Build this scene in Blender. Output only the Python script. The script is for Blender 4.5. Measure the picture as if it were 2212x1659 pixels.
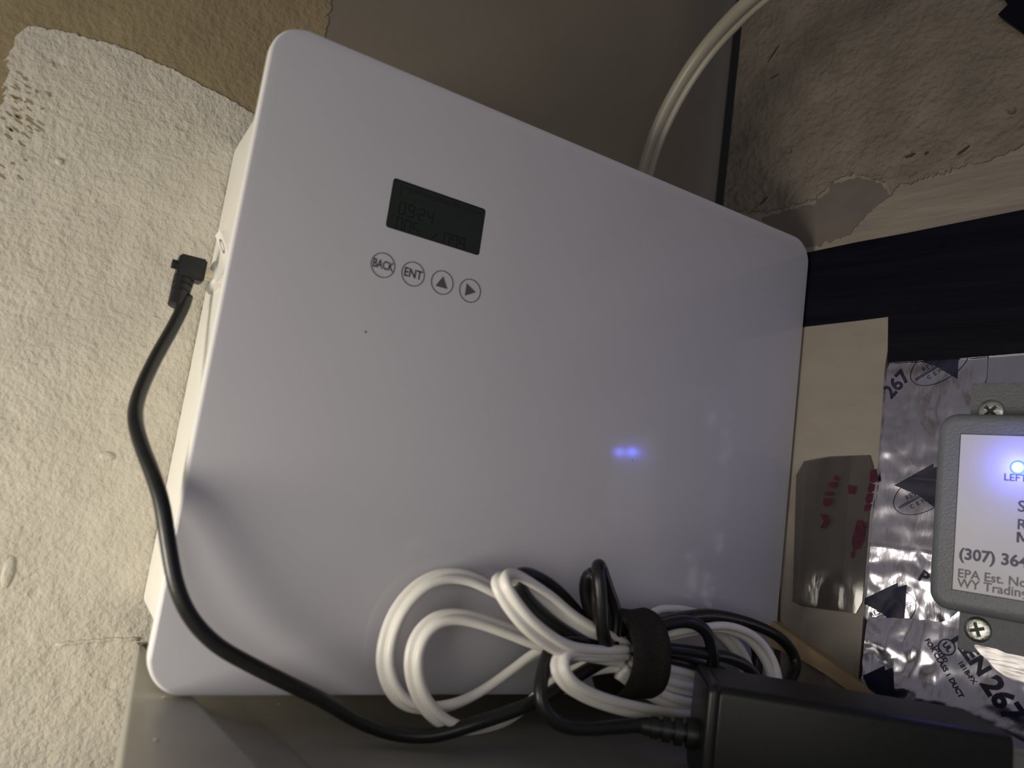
import bpy, bmesh, math, random
from mathutils import Vector, Matrix, noise

for o in list(bpy.data.objects):
    bpy.data.objects.remove(o)
SC = bpy.context.scene
COL = SC.collection
rnd = random.Random(7)

# ------------------------------------------------------------------ camera
CAM_R = [[0.85199174, 0.1923867, 0.48692652], [-0.50484677, 0.05548838, 0.8614237], [0.1387077, -0.97974915, 0.14440144]]
CAM_C = (-0.04102, -0.29218, 0.08233)
cd = bpy.data.cameras.new('camera'); cam = bpy.data.objects.new('camera', cd); COL.objects.link(cam)
cam.matrix_world = Matrix(((CAM_R[0][0], -CAM_R[0][1], -CAM_R[0][2], CAM_C[0]),
                           (CAM_R[1][0], -CAM_R[1][1], -CAM_R[1][2], CAM_C[1]),
                           (CAM_R[2][0], -CAM_R[2][1], -CAM_R[2][2], CAM_C[2]),
                           (0, 0, 0, 1)))
cd.sensor_width = 36; cd.sensor_fit = 'HORIZONTAL'; cd.lens = 27.2188
cd.clip_start = 0.005; cd.clip_end = 50
cd.dof.use_dof = True; cd.dof.focus_distance = 0.395; cd.dof.aperture_fstop = 8.5
SC.camera = cam

# ------------------------------------------------------------------ light and exposure
SC.view_settings.view_transform = 'Standard'
SC.view_settings.look = 'None'
SC.view_settings.exposure = 0.0
SC.view_settings.gamma = 1.0
SC.view_settings.use_curve_mapping = False
W = bpy.data.worlds.new('world'); SC.world = W; W.use_nodes = True
bg = W.node_tree.nodes['Background']
bg.inputs[0].default_value = (0.50, 0.475, 0.50, 1); bg.inputs[1].default_value = 0.28

def area(name, loc, target, size, sizey, power, color, spread=180):
    l = bpy.data.lights.new(name, 'AREA'); l.shape = 'RECTANGLE'; l.size = size; l.size_y = sizey
    l.energy = power; l.color = color; l.spread = math.radians(spread)
    o = bpy.data.objects.new(name, l); COL.objects.link(o)
    o.location = loc
    o.rotation_euler = (Vector(target) - Vector(loc)).to_track_quat('-Z', 'Y').to_euler()
    return o
area('assumed_side_lamp', (-0.40, -0.115, -0.05), (0.0, 0.02, 0.03), 0.18, 0.16, 1.0, (1.0, 0.935, 0.79), 120)  # unseen lamp just left of view, assumed as the main light
area('added_room_fill', (-0.55, -0.90, 0.06), (0.1, 0.0, 0.08), 0.6, 0.6, 2.0, (1.0, 0.955, 0.92))  # soft fill from the room, added to brighten the front panel

# ------------------------------------------------------------------ materials
def mat(name, color, rough=0.5, metal=0.0, spec=0.5, var=0.0, vscale=60, bump=0.0, bscale=300, bdetail=4,
        emit=None, estr=0, coat=0.0, stretch=None, rvar=0.0):
    m = bpy.data.materials.new(name); m.use_nodes = True
    nt = m.node_tree; b = nt.nodes['Principled BSDF']
    b.inputs['Base Color'].default_value = (*color, 1)
    b.inputs['Roughness'].default_value = rough
    b.inputs['Metallic'].default_value = metal
    b.inputs['Specular IOR Level'].default_value = spec
    b.inputs['Coat Weight'].default_value = coat
    b.inputs['Coat Roughness'].default_value = 0.08
    if emit:
        b.inputs['Emission Color'].default_value = (*emit, 1); b.inputs['Emission Strength'].default_value = estr
    tc = nt.nodes.new('ShaderNodeTexCoord')
    src = tc.outputs['Object']
    if stretch:
        mp = nt.nodes.new('ShaderNodeMapping'); mp.inputs['Scale'].default_value = stretch
        nt.links.new(src, mp.inputs['Vector']); src = mp.outputs['Vector']
    if var > 0 or rvar > 0:
        n = nt.nodes.new('ShaderNodeTexNoise'); n.inputs['Scale'].default_value = vscale; n.inputs['Detail'].default_value = 5
        nt.links.new(src, n.inputs['Vector'])
    if var > 0:
        r = nt.nodes.new('ShaderNodeValToRGB')
        r.color_ramp.elements[0].position = 0.3; r.color_ramp.elements[1].position = 0.7
        r.color_ramp.elements[0].color = (*[c * (1 - var) for c in color], 1)
        r.color_ramp.elements[1].color = (*[min(1, c * (1 + var)) for c in color], 1)
        nt.links.new(n.outputs[0], r.inputs[0]); nt.links.new(r.outputs[0], b.inputs['Base Color'])
    if rvar > 0:
        mr = nt.nodes.new('ShaderNodeMapRange')
        mr.inputs[3].default_value = max(0, rough - rvar); mr.inputs[4].default_value = rough + rvar
        nt.links.new(n.outputs[0], mr.inputs[0]); nt.links.new(mr.outputs[0], b.inputs['Roughness'])
    if bump > 0:
        n2 = nt.nodes.new('ShaderNodeTexNoise'); n2.inputs['Scale'].default_value = bscale; n2.inputs['Detail'].default_value = bdetail
        nt.links.new(src, n2.inputs['Vector'])
        bp = nt.nodes.new('ShaderNodeBump'); bp.inputs['Strength'].default_value = 1.0; bp.inputs['Distance'].default_value = bump
        nt.links.new(n2.outputs[0], bp.inputs['Height']); nt.links.new(bp.outputs[0], b.inputs['Normal'])
    return m

def plaster(name, color, b1, s1, b2, s2, pit=0.0, var=0.06, rough=0.75):
    """rough wall paint: fine grain, broader undulation and scattered pits, all as bump"""
    m = mat(name, color, rough, var=var, vscale=45, spec=0.3)
    nt = m.node_tree; b = nt.nodes['Principled BSDF']
    tc = nt.nodes.new('ShaderNodeTexCoord')
    n1 = nt.nodes.new('ShaderNodeTexNoise'); n1.inputs['Scale'].default_value = s1; n1.inputs['Detail'].default_value = 5; n1.inputs['Roughness'].default_value = 0.55
    n2 = nt.nodes.new('ShaderNodeTexNoise'); n2.inputs['Scale'].default_value = s2; n2.inputs['Detail'].default_value = 3
    for n in (n1, n2): nt.links.new(tc.outputs['Object'], n.inputs['Vector'])
    def math_(op, a, bb):
        k = nt.nodes.new('ShaderNodeMath'); k.operation = op
        for i, x in enumerate((a, bb)):
            if isinstance(x, (int, float)): k.inputs[i].default_value = x
            else: nt.links.new(x, k.inputs[i])
        return k.outputs[0]
    h = math_('ADD', math_('MULTIPLY', n1.outputs[0], b1), math_('MULTIPLY', n2.outputs[0], b2))
    if pit > 0:
        v = nt.nodes.new('ShaderNodeTexVoronoi'); v.inputs['Scale'].default_value = 55; v.inputs['Randomness'].default_value = 1
        nt.links.new(tc.outputs['Object'], v.inputs['Vector'])
        mr = nt.nodes.new('ShaderNodeMapRange'); mr.inputs[1].default_value = 0.05; mr.inputs[2].default_value = 0.16
        mr.inputs[3].default_value = 1; mr.inputs[4].default_value = 0; mr.interpolation_type = 'SMOOTHSTEP'
        nt.links.new(v.outputs['Distance'], mr.inputs[0])
        n3 = nt.nodes.new('ShaderNodeTexNoise'); n3.inputs['Scale'].default_value = 30
        nt.links.new(tc.outputs['Object'], n3.inputs['Vector'])
        sel = nt.nodes.new('ShaderNodeMapRange'); sel.inputs[1].default_value = 0.5; sel.inputs[2].default_value = 0.6
        nt.links.new(n3.outputs[0], sel.inputs[0])
        h = math_('SUBTRACT', h, math_('MULTIPLY', math_('MULTIPLY', mr.outputs[0], sel.outputs[0]), pit))
    bp = nt.nodes.new('ShaderNodeBump'); bp.inputs['Strength'].default_value = 1.0; bp.inputs['Distance'].default_value = 1.0
    nt.links.new(h, bp.inputs['Height']); nt.links.new(bp.outputs[0], b.inputs['Normal'])
    return m

M = {}
M['paint'] = plaster('white_wall_paint', (0.55, 0.512, 0.43), 0.0010, 420, 0.0014, 95, pit=0.0005)
M['brown'] = plaster('brown_render', (0.27, 0.215, 0.125), 0.0008, 300, 0.0010, 80)
M['taupe'] = mat('smooth_taupe_board', (0.20, 0.17, 0.135), 0.6, var=0.05, vscale=12, bump=0.00015, bscale=150)
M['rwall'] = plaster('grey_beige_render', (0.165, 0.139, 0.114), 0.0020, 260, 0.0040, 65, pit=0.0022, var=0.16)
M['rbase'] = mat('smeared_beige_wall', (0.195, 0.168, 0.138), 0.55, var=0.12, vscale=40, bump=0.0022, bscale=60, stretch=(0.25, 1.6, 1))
M['rpatch'] = mat('brown_bare_patch', (0.112, 0.092, 0.080), 0.8, var=0.08, vscale=60, bump=0.0003, bscale=200)
M['gouge'] = mat('gouge_dark_brown', (0.035, 0.028, 0.023), 0.9, var=0.3, vscale=300)
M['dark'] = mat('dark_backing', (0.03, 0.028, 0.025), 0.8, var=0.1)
M['panel'] = mat('lavender_grey_glossy_panel', (0.515, 0.503, 0.542), 0.10, spec=0.42, var=0.012, vscale=20)
M['white'] = mat('white_plastic', (0.80, 0.78, 0.73), 0.35, var=0.02)
M['whiteedge'] = mat('white_panel_edge', (0.82, 0.80, 0.76), 0.25, var=0.02)
M['lcd'] = mat('lcd_dark_green_grey', (0.020, 0.0245, 0.0225), 0.22, spec=0.3, var=0.04)
M['lcdseg'] = mat('lcd_segment', (0.006, 0.008, 0.008), 0.4, spec=0.2, var=0.05)
M['lcdfaint'] = mat('lcd_faint_print', (0.013, 0.016, 0.015), 0.4, spec=0.2, var=0.05)
M['lcdrim'] = mat('lcd_black_border', (0.004, 0.004, 0.004), 0.3, var=0.05)
M['print'] = mat('dark_grey_print', (0.045, 0.043, 0.043), 0.5, var=0.05)
M['arrow'] = mat('olive_grey_print', (0.085, 0.082, 0.075), 0.5, var=0.05)
M['metal'] = mat('nickel_plug', (0.72, 0.66, 0.52), 0.25, metal=1.0, var=0.05)
M['black'] = mat('black_cable_rubber', (0.012, 0.0125, 0.0125), 0.32, var=0.15, vscale=200, bump=0.00006, bscale=500)
M['blackplug'] = mat('black_plug_plastic', (0.010, 0.0105, 0.011), 0.42, var=0.15, vscale=200)
M['blackbox'] = mat('black_adapter_plastic', (0.008, 0.0083, 0.0078), 0.40, spec=0.35, var=0.15, vscale=300, bump=0.00005, bscale=1500)
M['blackgloss'] = mat('black_glossy_plastic', (0.010, 0.010, 0.010), 0.36, spec=0.4, var=0.1)
M['inlet'] = mat('grey_inlet_plastic', (0.22, 0.22, 0.205), 0.5, var=0.05)
M['cord'] = mat('white_vinyl_cord', (0.86, 0.83, 0.77), 0.36, var=0.03, vscale=150, bump=0.00006, bscale=250)
M['strap'] = mat('charcoal_hook_loop_fabric', (0.028, 0.024, 0.021), 0.9, var=0.3, vscale=900, bump=0.0005, bscale=1400, spec=0.2)
M['rim'] = mat('grey_metal_rim', (0.33, 0.315, 0.28), 0.36, var=0.06, vscale=30, bump=0.00008, bscale=150)
M['tray'] = mat('dark_grey_metal_tray', (0.27, 0.264, 0.24), 0.34, var=0.1, vscale=30, bump=0.00005, bscale=200)
M['seam'] = mat('worn_seam_edge', (0.22, 0.21, 0.19), 0.5, var=0.1)
M['lint'] = mat('pale_lint', (0.7, 0.68, 0.62), 0.9, var=0.1)
M['pale'] = mat('pale_vinyl_cable', (0.26, 0.24, 0.19), 0.42, var=0.06, vscale=80)
M['sheet'] = mat('beige_painted_sheet', (0.215, 0.185, 0.158), 0.36, var=0.10, vscale=40, rvar=0.1, stretch=(0.5, 1.5, 1), bump=0.0003, bscale=40)
M['film'] = mat('smoky_reflection', (0.055, 0.048, 0.046), 0.06, spec=0.6, var=0.25, vscale=60, bump=0.00008, bscale=60, stretch=(1.6, 0.6, 1))  # reflection in the beige sheet, put into a smoky colour
M['film'].node_tree.nodes['Principled BSDF'].inputs['Alpha'].default_value = 0.68
M['magenta'] = mat('reflected_print', (0.042, 0.004, 0.017), 0.5, spec=0.10, var=0.4, vscale=300)  # magenta marks of that reflection, put in as colour
M['wood'] = mat('tan_wood', (0.36, 0.26, 0.15), 0.6, var=0.2, vscale=120, stretch=(0.1, 1, 1), bump=0.0002, bscale=200)
M['btape'] = mat('glossy_black_tape', (0.002, 0.002, 0.006), 0.40, spec=0.14, var=0.2, vscale=100, stretch=(0.1, 1.5, 1), bump=0.0003, bscale=90, rvar=0.15)
M['foil'] = mat('aluminium_foil_tape', (0.60, 0.58, 0.665), 0.15, metal=1.0, var=0.04, vscale=150, bump=0.00006, bscale=500, rvar=0.06, stretch=(1, 0.3, 1))
M['foildull'] = mat('scuffed_foil', (0.26, 0.25, 0.26), 0.30, metal=1.0, var=0.15, vscale=200, bump=0.0002, bscale=400, stretch=(0.15, 1.5, 1))
M['ink'] = mat('navy_black_ink', (0.006, 0.006, 0.028), 0.45, spec=0.25, var=0.1)
M['boxgrey'] = mat('grey_enclosure_plastic', (0.160, 0.167, 0.185), 0.42, var=0.06, vscale=300, bump=0.00025, bscale=900)
M['plategrey'] = mat('darker_grey_plate', (0.105, 0.11, 0.125), 0.45, var=0.06, vscale=300, bump=0.0002, bscale=900)
M['label'] = mat('pale_label_sticker', (0.60, 0.59, 0.62), 0.45, var=0.02)
M['labeltext'] = mat('slate_navy_lettering', (0.060, 0.065, 0.115), 0.5, var=0.03)
M['labelgrey'] = mat('grey_lettering', (0.13, 0.13, 0.145), 0.5, var=0.03)
M['screw'] = mat('zinc_screw', (0.55, 0.55, 0.52), 0.34, metal=1.0, var=0.15, vscale=400, bump=0.0002, bscale=900)
M['recess'] = mat('screw_recess_dark', (0.012, 0.013, 0.02), 0.5, var=0.1)
M['led'] = mat('blue_led', (0.3, 0.5, 1.0), 0.3, emit=(0.35, 0.78, 1.0), estr=3.2, var=0.02)
M['ledrim'] = mat('blue_led_rim', (0.02, 0.03, 0.6), 0.3, emit=(0.01, 0.03, 1.0), estr=14, var=0.02)

# ------------------------------------------------------------------ helpers
def link(name, me, m=None, parent=None, smooth=False):
    o = bpy.data.objects.new(name, me); COL.objects.link(o)
    if m is not None: me.materials.append(m)
    if smooth:
        for p in me.polygons: p.use_smooth = True
    if parent is not None: o.parent = parent
    return o
def obj(name, bm, m, parent=None, smooth=False, auto=None):
    bmesh.ops.recalc_face_normals(bm, faces=bm.faces[:])
    me = bpy.data.meshes.new(name); bm.to_mesh(me); bm.free()
    o = link(name, me, m, parent, smooth)
    if auto is not None:
        me.set_sharp_from_angle(angle=math.radians(auto))
    return o
def thing(name, label, cat, loc=(0, 0, 0), group=None, mw=None):
    o = bpy.data.objects.new(name, None); COL.objects.link(o); o.empty_display_size = 0.02
    if mw is not None: o.matrix_world = mw
    else: o.location = loc
    tag(o, label, cat, group); return o
def tag(o, label, cat, group=None):
    o['label'] = label; o['category'] = cat
    if group: o['group'] = group
    return o
def struct(o):
    o['kind'] = 'structure'; return o

def prism(bm, pts, d0, d1, plane='XY'):
    """closed polygon extruded along the third axis; plane XY -> z, XZ -> y"""
    def v(p, d): return (p[0], p[1], d) if plane == 'XY' else (p[0], d, p[1])
    a = [bm.verts.new(v(p, d0)) for p in pts]; b = [bm.verts.new(v(p, d1)) for p in pts]
    n = len(pts)
    bm.faces.new(a); bm.faces.new(b[::-1])
    for i in range(n): bm.faces.new((a[i], b[i], b[(i + 1) % n], a[(i + 1) % n]))
    return bm
def ragged_prism(bm, pts, d0, d1, plane='XY'):
    """prism on a ragged outline, faces from a constrained triangulation"""
    from mathutils.geometry import delaunay_2d_cdt
    V, E, F, *_r = delaunay_2d_cdt([Vector(p) for p in pts], [], [list(range(len(pts)))], 1, 1e-7)
    v3 = (lambda p, d: (p[0], p[1], d)) if plane == 'XY' else (lambda p, d: (p[0], d, p[1]))
    a = [bm.verts.new(v3(p, d0)) for p in V]; b = [bm.verts.new(v3(p, d1)) for p in V]
    cnt = {}
    for f in F:
        bm.faces.new([a[i] for i in f]); bm.faces.new([b[i] for i in f[::-1]])
        for k in range(3):
            e = (f[k], f[(k + 1) % 3]); cnt[tuple(sorted(e))] = cnt.get(tuple(sorted(e)), []) + [e]
    for k, e in cnt.items():
        if len(e) == 1: i, j = e[0]; bm.faces.new((a[j], a[i], b[i], b[j]))
    return bm
def rrect(x0, y0, x1, y1, r, n=8):
    pts = []
    for cx, cy, a0 in ((x1 - r, y1 - r, 0), (x0 + r, y1 - r, 90), (x0 + r, y0 + r, 180), (x1 - r, y0 + r, 270)):
        for i in range(n + 1):
            a = math.radians(a0 + 90 * i / n); pts.append((cx + r * math.cos(a), cy + r * math.sin(a)))
    return pts
def rounded_slab(bm, x0, y0, x1, y1, r, d0, d1, e=0.0, k=4, plane='XY', n=10):
    """rounded rectangle slab whose d1 face has a rounded edge of radius e"""
    sg = 1 if d1 > d0 else -1
    rings = [(d0, 0.0)]
    if e > 0:
        for i in range(k + 1):
            a = math.pi / 2 * i / k
            rings.append((d1 - sg * e + sg * e * math.sin(a), e - e * math.cos(a)))
    else: rings.append((d1, 0.0))
    prev = None
    for d, ins in rings:
        pts = rrect(x0 + ins, y0 + ins, x1 - ins, y1 - ins, max(r - ins, 1e-5), n)
        vs = [bm.verts.new((p[0], p[1], d) if plane == 'XY' else (p[0], d, p[1])) for p in pts]
        if prev is None: bm.faces.new(vs)
        else:
            for i in range(len(vs)): bm.faces.new((prev[i], prev[(i + 1) % len(vs)], vs[(i + 1) % len(vs)], vs[i]))
        prev = vs
    bm.faces.new(prev[::-1])
    return bm
def box(bm, lo, hi):
    return prism(bm, [(lo[0], lo[1]), (hi[0], lo[1]), (hi[0], hi[1]), (lo[0], hi[1])], lo[2], hi[2])
def ring2d(bm, cx, cy, r0, r1, d0, d1, plane='XY', n=48, ry=1.0):
    loops = []
    for r, d in ((r0, d0), (r0, d1), (r1, d1), (r1, d0)):
        l = []
        for i in range(n):
            a = 2 * math.pi * i / n; x, y = cx + r * math.cos(a), cy + r * ry * math.sin(a)
            l.append(bm.verts.new((x, y, d) if plane == 'XY' else (x, d, y)))
        loops.append(l)
    for k in range(4):
        a, b = loops[k], loops[(k + 1) % 4]
        for i in range(n): bm.faces.new((a[i], a[(i + 1) % n], b[(i + 1) % n], b[i]))
    return bm
def lathe(bm, prof, axis_o, axis_d, n=32):
    """profile of (radius, distance along the axis)"""
    d = Vector(axis_d).normalized(); t = d.orthogonal().normalized(); s = d.cross(t); o = Vector(axis_o)
    prev = None
    for r, h in prof:
        vs = [bm.verts.new(o + d * h + t * (max(r, 1e-6) * math.cos(2 * math.pi * i / n)) + s * (max(r, 1e-6) * math.sin(2 * math.pi * i / n))) for i in range(n)]
        if prev is None: bm.faces.new(vs)
        else:
            for i in range(n): bm.faces.new((prev[i], prev[(i + 1) % n], vs[(i + 1) % n], vs[i]))
        prev = vs
    bm.faces.new(prev[::-1]); return bm
def spline(pts, step=0.0018):
    P = [Vector(p) for p in pts]; P = [P[0] * 2 - P[1]] + P + [P[-1] * 2 - P[-2]]
    out = []
    for i in range(1, len(P) - 2):
        a, b, c, d = P[i - 1], P[i], P[i + 1], P[i + 2]
        n = max(2, int((c - b).length / step))
        for k in range(n):
            t = k / n
            out.append(0.5 * ((2 * b) + (c - a) * t + (2 * a - 5 * b + 4 * c - d) * t * t + (3 * b - a - 3 * c + d) * t ** 3))
    out.append(P[-2]); 
    for _ in range(3):
        out = [out[0]] + [(out[i - 1] + out[i] * 2 + out[i + 1]) / 4 for i in range(1, len(out) - 1)] + [out[-1]]
    return out
def round_profile(r, n=12):
    return [(r * math.cos(2 * math.pi * i / n), r * math.sin(2 * math.pi * i / n)) for i in range(n)]
def twin_profile(r1, r2, n=9):
    """figure-eight section of a two-conductor flat cord, lobes r1 and r2 side by side"""
    d = (r1 + r2) * 0.5; pts = []
    for i in range(n + 1):
        a = math.radians(-152 + 304 * i / n); pts.append((d + r1 * math.cos(a), r1 * math.sin(a)))
    for i in range(n + 1):
        a = math.radians(28 + 304 * i / n); pts.append((-d + r2 * math.cos(a), r2 * math.sin(a)))
    return pts
def sweep(bm, path, prof, wdir=None):
    """wdir: one vector, or a list of vectors spread along the path, giving the section's wide axis"""
    n = len(path); prev = None; last = Vector((0.3, 0.5, 0.8))
    for i, p in enumerate(path):
        T = (path[min(i + 1, n - 1)] - path[max(i - 1, 0)]).normalized()
        if wdir is None: w = last
        elif isinstance(wdir, list):
            f = i / (n - 1) * (len(wdir) - 1); k = min(int(f), len(wdir) - 2)
            w = Vector(wdir[k]).lerp(Vector(wdir[k + 1]), f - k)
        else: w = Vector(wdir)
        w = w - T * w.dot(T)
        if w.length < 1e-4: w = last - T * last.dot(T)
        w.normalize(); last = w; N = T.cross(w)
        vs = [bm.verts.new(p + w * q[0] + N * q[1]) for q in prof]
        if prev is None: bm.faces.new(vs)
        else:
            for j in range(len(vs)): bm.faces.new((prev[j], prev[(j + 1) % len(vs)], vs[(j + 1) % len(vs)], vs[j]))
        prev = vs
    bm.faces.new(prev[::-1]); return bm
_dg = None
def text_mesh(s, size, bold=0.0, align='CENTER', squash=1.0):
    """flat lettering as a list of (verts2d, faces)"""
    c = bpy.data.curves.new('lettering', 'FONT'); c.body = s; c.size = size; c.align_x = align; c.align_y = 'CENTER'
    c.offset = bold; c.resolution_u = 3
    o = bpy.data.objects.new('lettering', c); COL.objects.link(o)
    dg = bpy.context.evaluated_depsgraph_get(); me = o.evaluated_get(dg).to_mesh()
    V = [(v.co.x * squash, v.co.y) for v in me.vertices]; F = [tuple(p.vertices) for p in me.polygons]
    o.evaluated_get(dg).to_mesh_clear(); bpy.data.objects.remove(o); bpy.data.curves.remove(c)
    return V, F
def flat_bm(VF, fn):
    """flat 2D faces -> bmesh through fn(x, y) -> 3D"""
    bm = bmesh.new(); vs = [bm.verts.new(fn(*v)) for v in VF[0]]
    for f in VF[1]:
        try: bm.faces.new([vs[i] for i in f])
        except ValueError: pass
    return bm
def obj_flat(name, bm, m, parent):
    """print: keeps the face direction it was made with"""
    me = bpy.data.meshes.new(name); bm.to_mesh(me); bm.free(); return link(name, me, m, parent)

# ================================================================== SETTING
WALL_Y = 0.083
# back wall, brown render; the white paint coat is a thin layer on it
pts = [(-0.75, 1.0), (-0.75, -0.5), (0.034, -0.5), (0.034, 0.25)]
for i in range(160):
    z = 0.25 + i * 0.0006; pts.append((0.0352 + 0.0014 * noise.noise(Vector((3, z * 260, 1))) + 0.0009 * noise.noise(Vector((7, z * 800, 1))), z))
pts += [(0.0355, 1.0)]
bm = bmesh.new(); ragged_prism(bm, pts, WALL_Y, WALL_Y + 0.03, 'XZ')
wall_left = struct(obj('wall_left', bm, M['brown']))
edge = [(0.04026, 0.083, 0.25375), (0.02912, 0.083, 0.25046), (0.01296, 0.083, 0.24614), (0.0076, 0.083, 0.24549), (-0.00593, 0.083, 0.24912), (-0.0229, 0.083, 0.2517), (-0.03899, 0.083, 0.25334), (-0.05242, 0.083, 0.25423), (-0.06489, 0.083, 0.25266), (-0.07517, 0.083, 0.25107), (-0.08015, 0.083, 0.2501), (-0.0849, 0.083, 0.24836), (-0.08735, 0.083, 0.24385), (-0.08818, 0.083, 0.23799), (-0.08896, 0.083, 0.23031), (-0.08713, 0.083, 0.22275), (-0.08711, 0.083, 0.21447), (-0.08751, 0.083, 0.20507), (-0.08667, 0.083, 0.19115), (-0.08923, 0.083, 0.17226)]
pts = [(0.034, -0.5), (0.034, 0.20)]
for i in range(len(edge) - 1):
    a, b = edge[i], edge[i + 1]; n = max(2, int(math.hypot(b[0] - a[0], b[2] - a[2]) / 0.0011))
    for k in range(n):
        t = k / n; x = a[0] + (b[0] - a[0]) * t; z = a[2] + (b[2] - a[2]) * t
        amp = 0.0012 if i < 11 else 0.0035
        q = noise.noise(Vector((x * 330, z * 330, 3))) * amp + noise.noise(Vector((x * 900, z * 900, 9))) * amp * 0.7
        pts.append((x + q * 0.6, z + q))
pts += [(-0.16, 0.15), (-0.75, 0.12), (-0.75, -0.5)]
bm = bmesh.new(); ragged_prism(bm, pts, WALL_Y - 0.0005, WALL_Y + 0.001, 'XZ')
obj('paint_coat', bm, M['paint'], wall_left)
# brown flecks where the brush skipped
bm = bmesh.new()
for k in range(46):
    u = rnd.random(); px, pz = (-0.08748, 0.22781); qx, qz = (-0.07288, 0.19613)
    cx = px + (qx - px) * rnd.random() + 0.004 * u; cz = pz + (qz - pz) * rnd.random() ** 1.3 - 0.02 * u * rnd.random()
    L, wd, A = 0.0006 + 0.0016 * rnd.random(), 0.0003 + 0.0004 * rnd.random(), math.radians(-32 + 20 * rnd.random())
    ring = []
    for i in range(9):
        t = 2 * math.pi * i / 9; a, b = L * math.cos(t) * (0.7 + 0.6 * rnd.random()), wd * math.sin(t) * (0.6 + 0.8 * rnd.random())
        ring.append((cx + a * math.cos(A) - b * math.sin(A), cz + a * math.sin(A) + b * math.cos(A)))
    bm.faces.new([bm.verts.new((x, WALL_Y - 0.00058, z)) for x, z in ring])
bare = obj('bare_flecks', bm, M['brown'], wall_left); bare['kind'] = 'stuff'
# raised paint drips and blobs, and a scrape along the shelf line
for (px, pz, L, wd) in ((-0.04747, 0.02515, 0.013, 0.0022), (-0.02124, 0.07597, 0.004, 0.003), (-0.06287, 0.19553, 0.003, 0.0016)):
    bm = bmesh.new()
    bmesh.ops.create_uvsphere(bm, u_segments=14, v_segments=8, radius=1.0)
    for v in bm.verts:
        v.co = Vector((px + v.co.x * wd * (1 + 0.25 * noise.noise(v.co * 2)), WALL_Y - 0.0006 + v.co.y * 0.0008, pz + v.co.z * L * 0.5))
    obj('paint_drip', bm, M['paint'], wall_left, True)
bm = bmesh.new()
p = [Vector(q) for q in [(-0.0253, 0.083, -0.00269), (-0.01374, 0.083, -0.00086), (-0.00508, 0.083, -0.00022), (0.00557, 0.083, 0.00089)]]
p = spline(p); p = [Vector((q.x, WALL_Y - 0.0004, q.z + 0.0008 * noise.noise(q * 500))) for q in p]
sweep(bm, p, round_profile(0.0009, 8)); obj('paint_ridge', bm, M['paint'], wall_left, True)
# smooth board right of it, backward bend shaped to darken the corner
BY = WALL_Y + 0.0004; pts = [(0.0342, BY + 0.03), (0.0342, BY), (0.246, BY)]
for i in range(1, 25):
    a = math.pi / 2 * i / 24; pts.append((0.246 + 0.142 * math.sin(a), BY + 0.142 * (1 - math.cos(a))))
pts += [(0.388, 0.26), (0.30, 0.26)]
bm = bmesh.new(); ragged_prism(bm, pts, -0.5, 1.0)
struct(obj('wall_back', bm, M['taupe'], None, True, 40))
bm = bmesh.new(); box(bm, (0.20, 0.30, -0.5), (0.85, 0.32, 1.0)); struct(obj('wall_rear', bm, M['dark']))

# right wall: local frame x = towards the camera along the wall, y = up, z = out of the wall
RW = Matrix(((0.21867756, 0, -0.97579717, 0.31230647), (-0.97579717, 0, -0.21867756, 0), (0, 1, 0, 0), (0, 0, 0, 1)))
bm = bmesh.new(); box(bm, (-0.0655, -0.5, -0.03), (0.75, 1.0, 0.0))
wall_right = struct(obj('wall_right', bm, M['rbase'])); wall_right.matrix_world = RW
low = [(-0.07176, 0.27921), (-0.05181, 0.28118), (-0.03866, 0.27781), (-0.0233, 0.27731), (-0.01454, 0.27827), (-0.00317, 0.27892), (0.00193, 0.28445), (0.0071, 0.28818), (0.01766, 0.28978), (0.02572, 0.28576), (0.03476, 0.28214), (0.04016, 0.27454), (0.0431, 0.27765), (0.04949, 0.27786), (0.05753, 0.27871), (0.06862, 0.28033), (0.07717, 0.28188), (0.08556, 0.28139), (0.09358, 0.28337), (0.10171, 0.28666), (0.11083, 0.28716)]
top = [(0.30, 0.34), (0.75, 0.40), (0.75, 1.0), (-0.0657, 1.0)]
pts = []
for i in range(len(low) - 1):
    a, b = low[i], low[i + 1]; n = max(2, int(math.hypot(b[0] - a[0], b[1] - a[1]) / 0.0009))
    for k in range(n):
        t = k / n; x = a[0] + (b[0] - a[0]) * t; z = a[1] + (b[1] - a[1]) * t
        q = noise.noise(Vector((x * 420, z * 420, 5))) * 0.0022 + noise.noise(Vector((x * 1100, z * 1100, 1))) * 0.0012
        pts.append((max(x, -0.0657), z + q))
pts += top
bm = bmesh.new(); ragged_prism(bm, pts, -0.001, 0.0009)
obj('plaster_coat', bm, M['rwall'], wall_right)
# bare brown patch under the coat, and gouges
pp = [(-0.03819, 0.2732), (-0.02013, 0.27524), (-0.00297, 0.27659), (0.00729, 0.28587), (0.02044, 0.28749), (0.03366, 0.28021), (0.04031, 0.27238), (0.03197, 0.26869), (0.0249, 0.2619), (0.01779, 0.2536), (-0.00067, 0.24957), (-0.02125, 0.25557)]
pts = []
for i in range(len(pp)):
    a, b = pp[i], pp[(i + 1) % len(pp)]; n = max(2, int(math.hypot(b[0] - a[0], b[1] - a[1]) / 0.0006))
    for k in range(n):
        x = a[0] + (b[0] - a[0]) * k / n; y = a[1] + (b[1] - a[1]) * k / n
        pts.append((x + 0.0024 * noise.noise(Vector((x * 300, y * 300, 2))), y + 0.0024 * noise.noise(Vector((x * 300, y * 300, 8)))))
bm = bmesh.new(); ragged_prism(bm, pts, -0.001, 0.0004)
obj('bare_patch', bm, M['rpatch'], wall_right)
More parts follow.
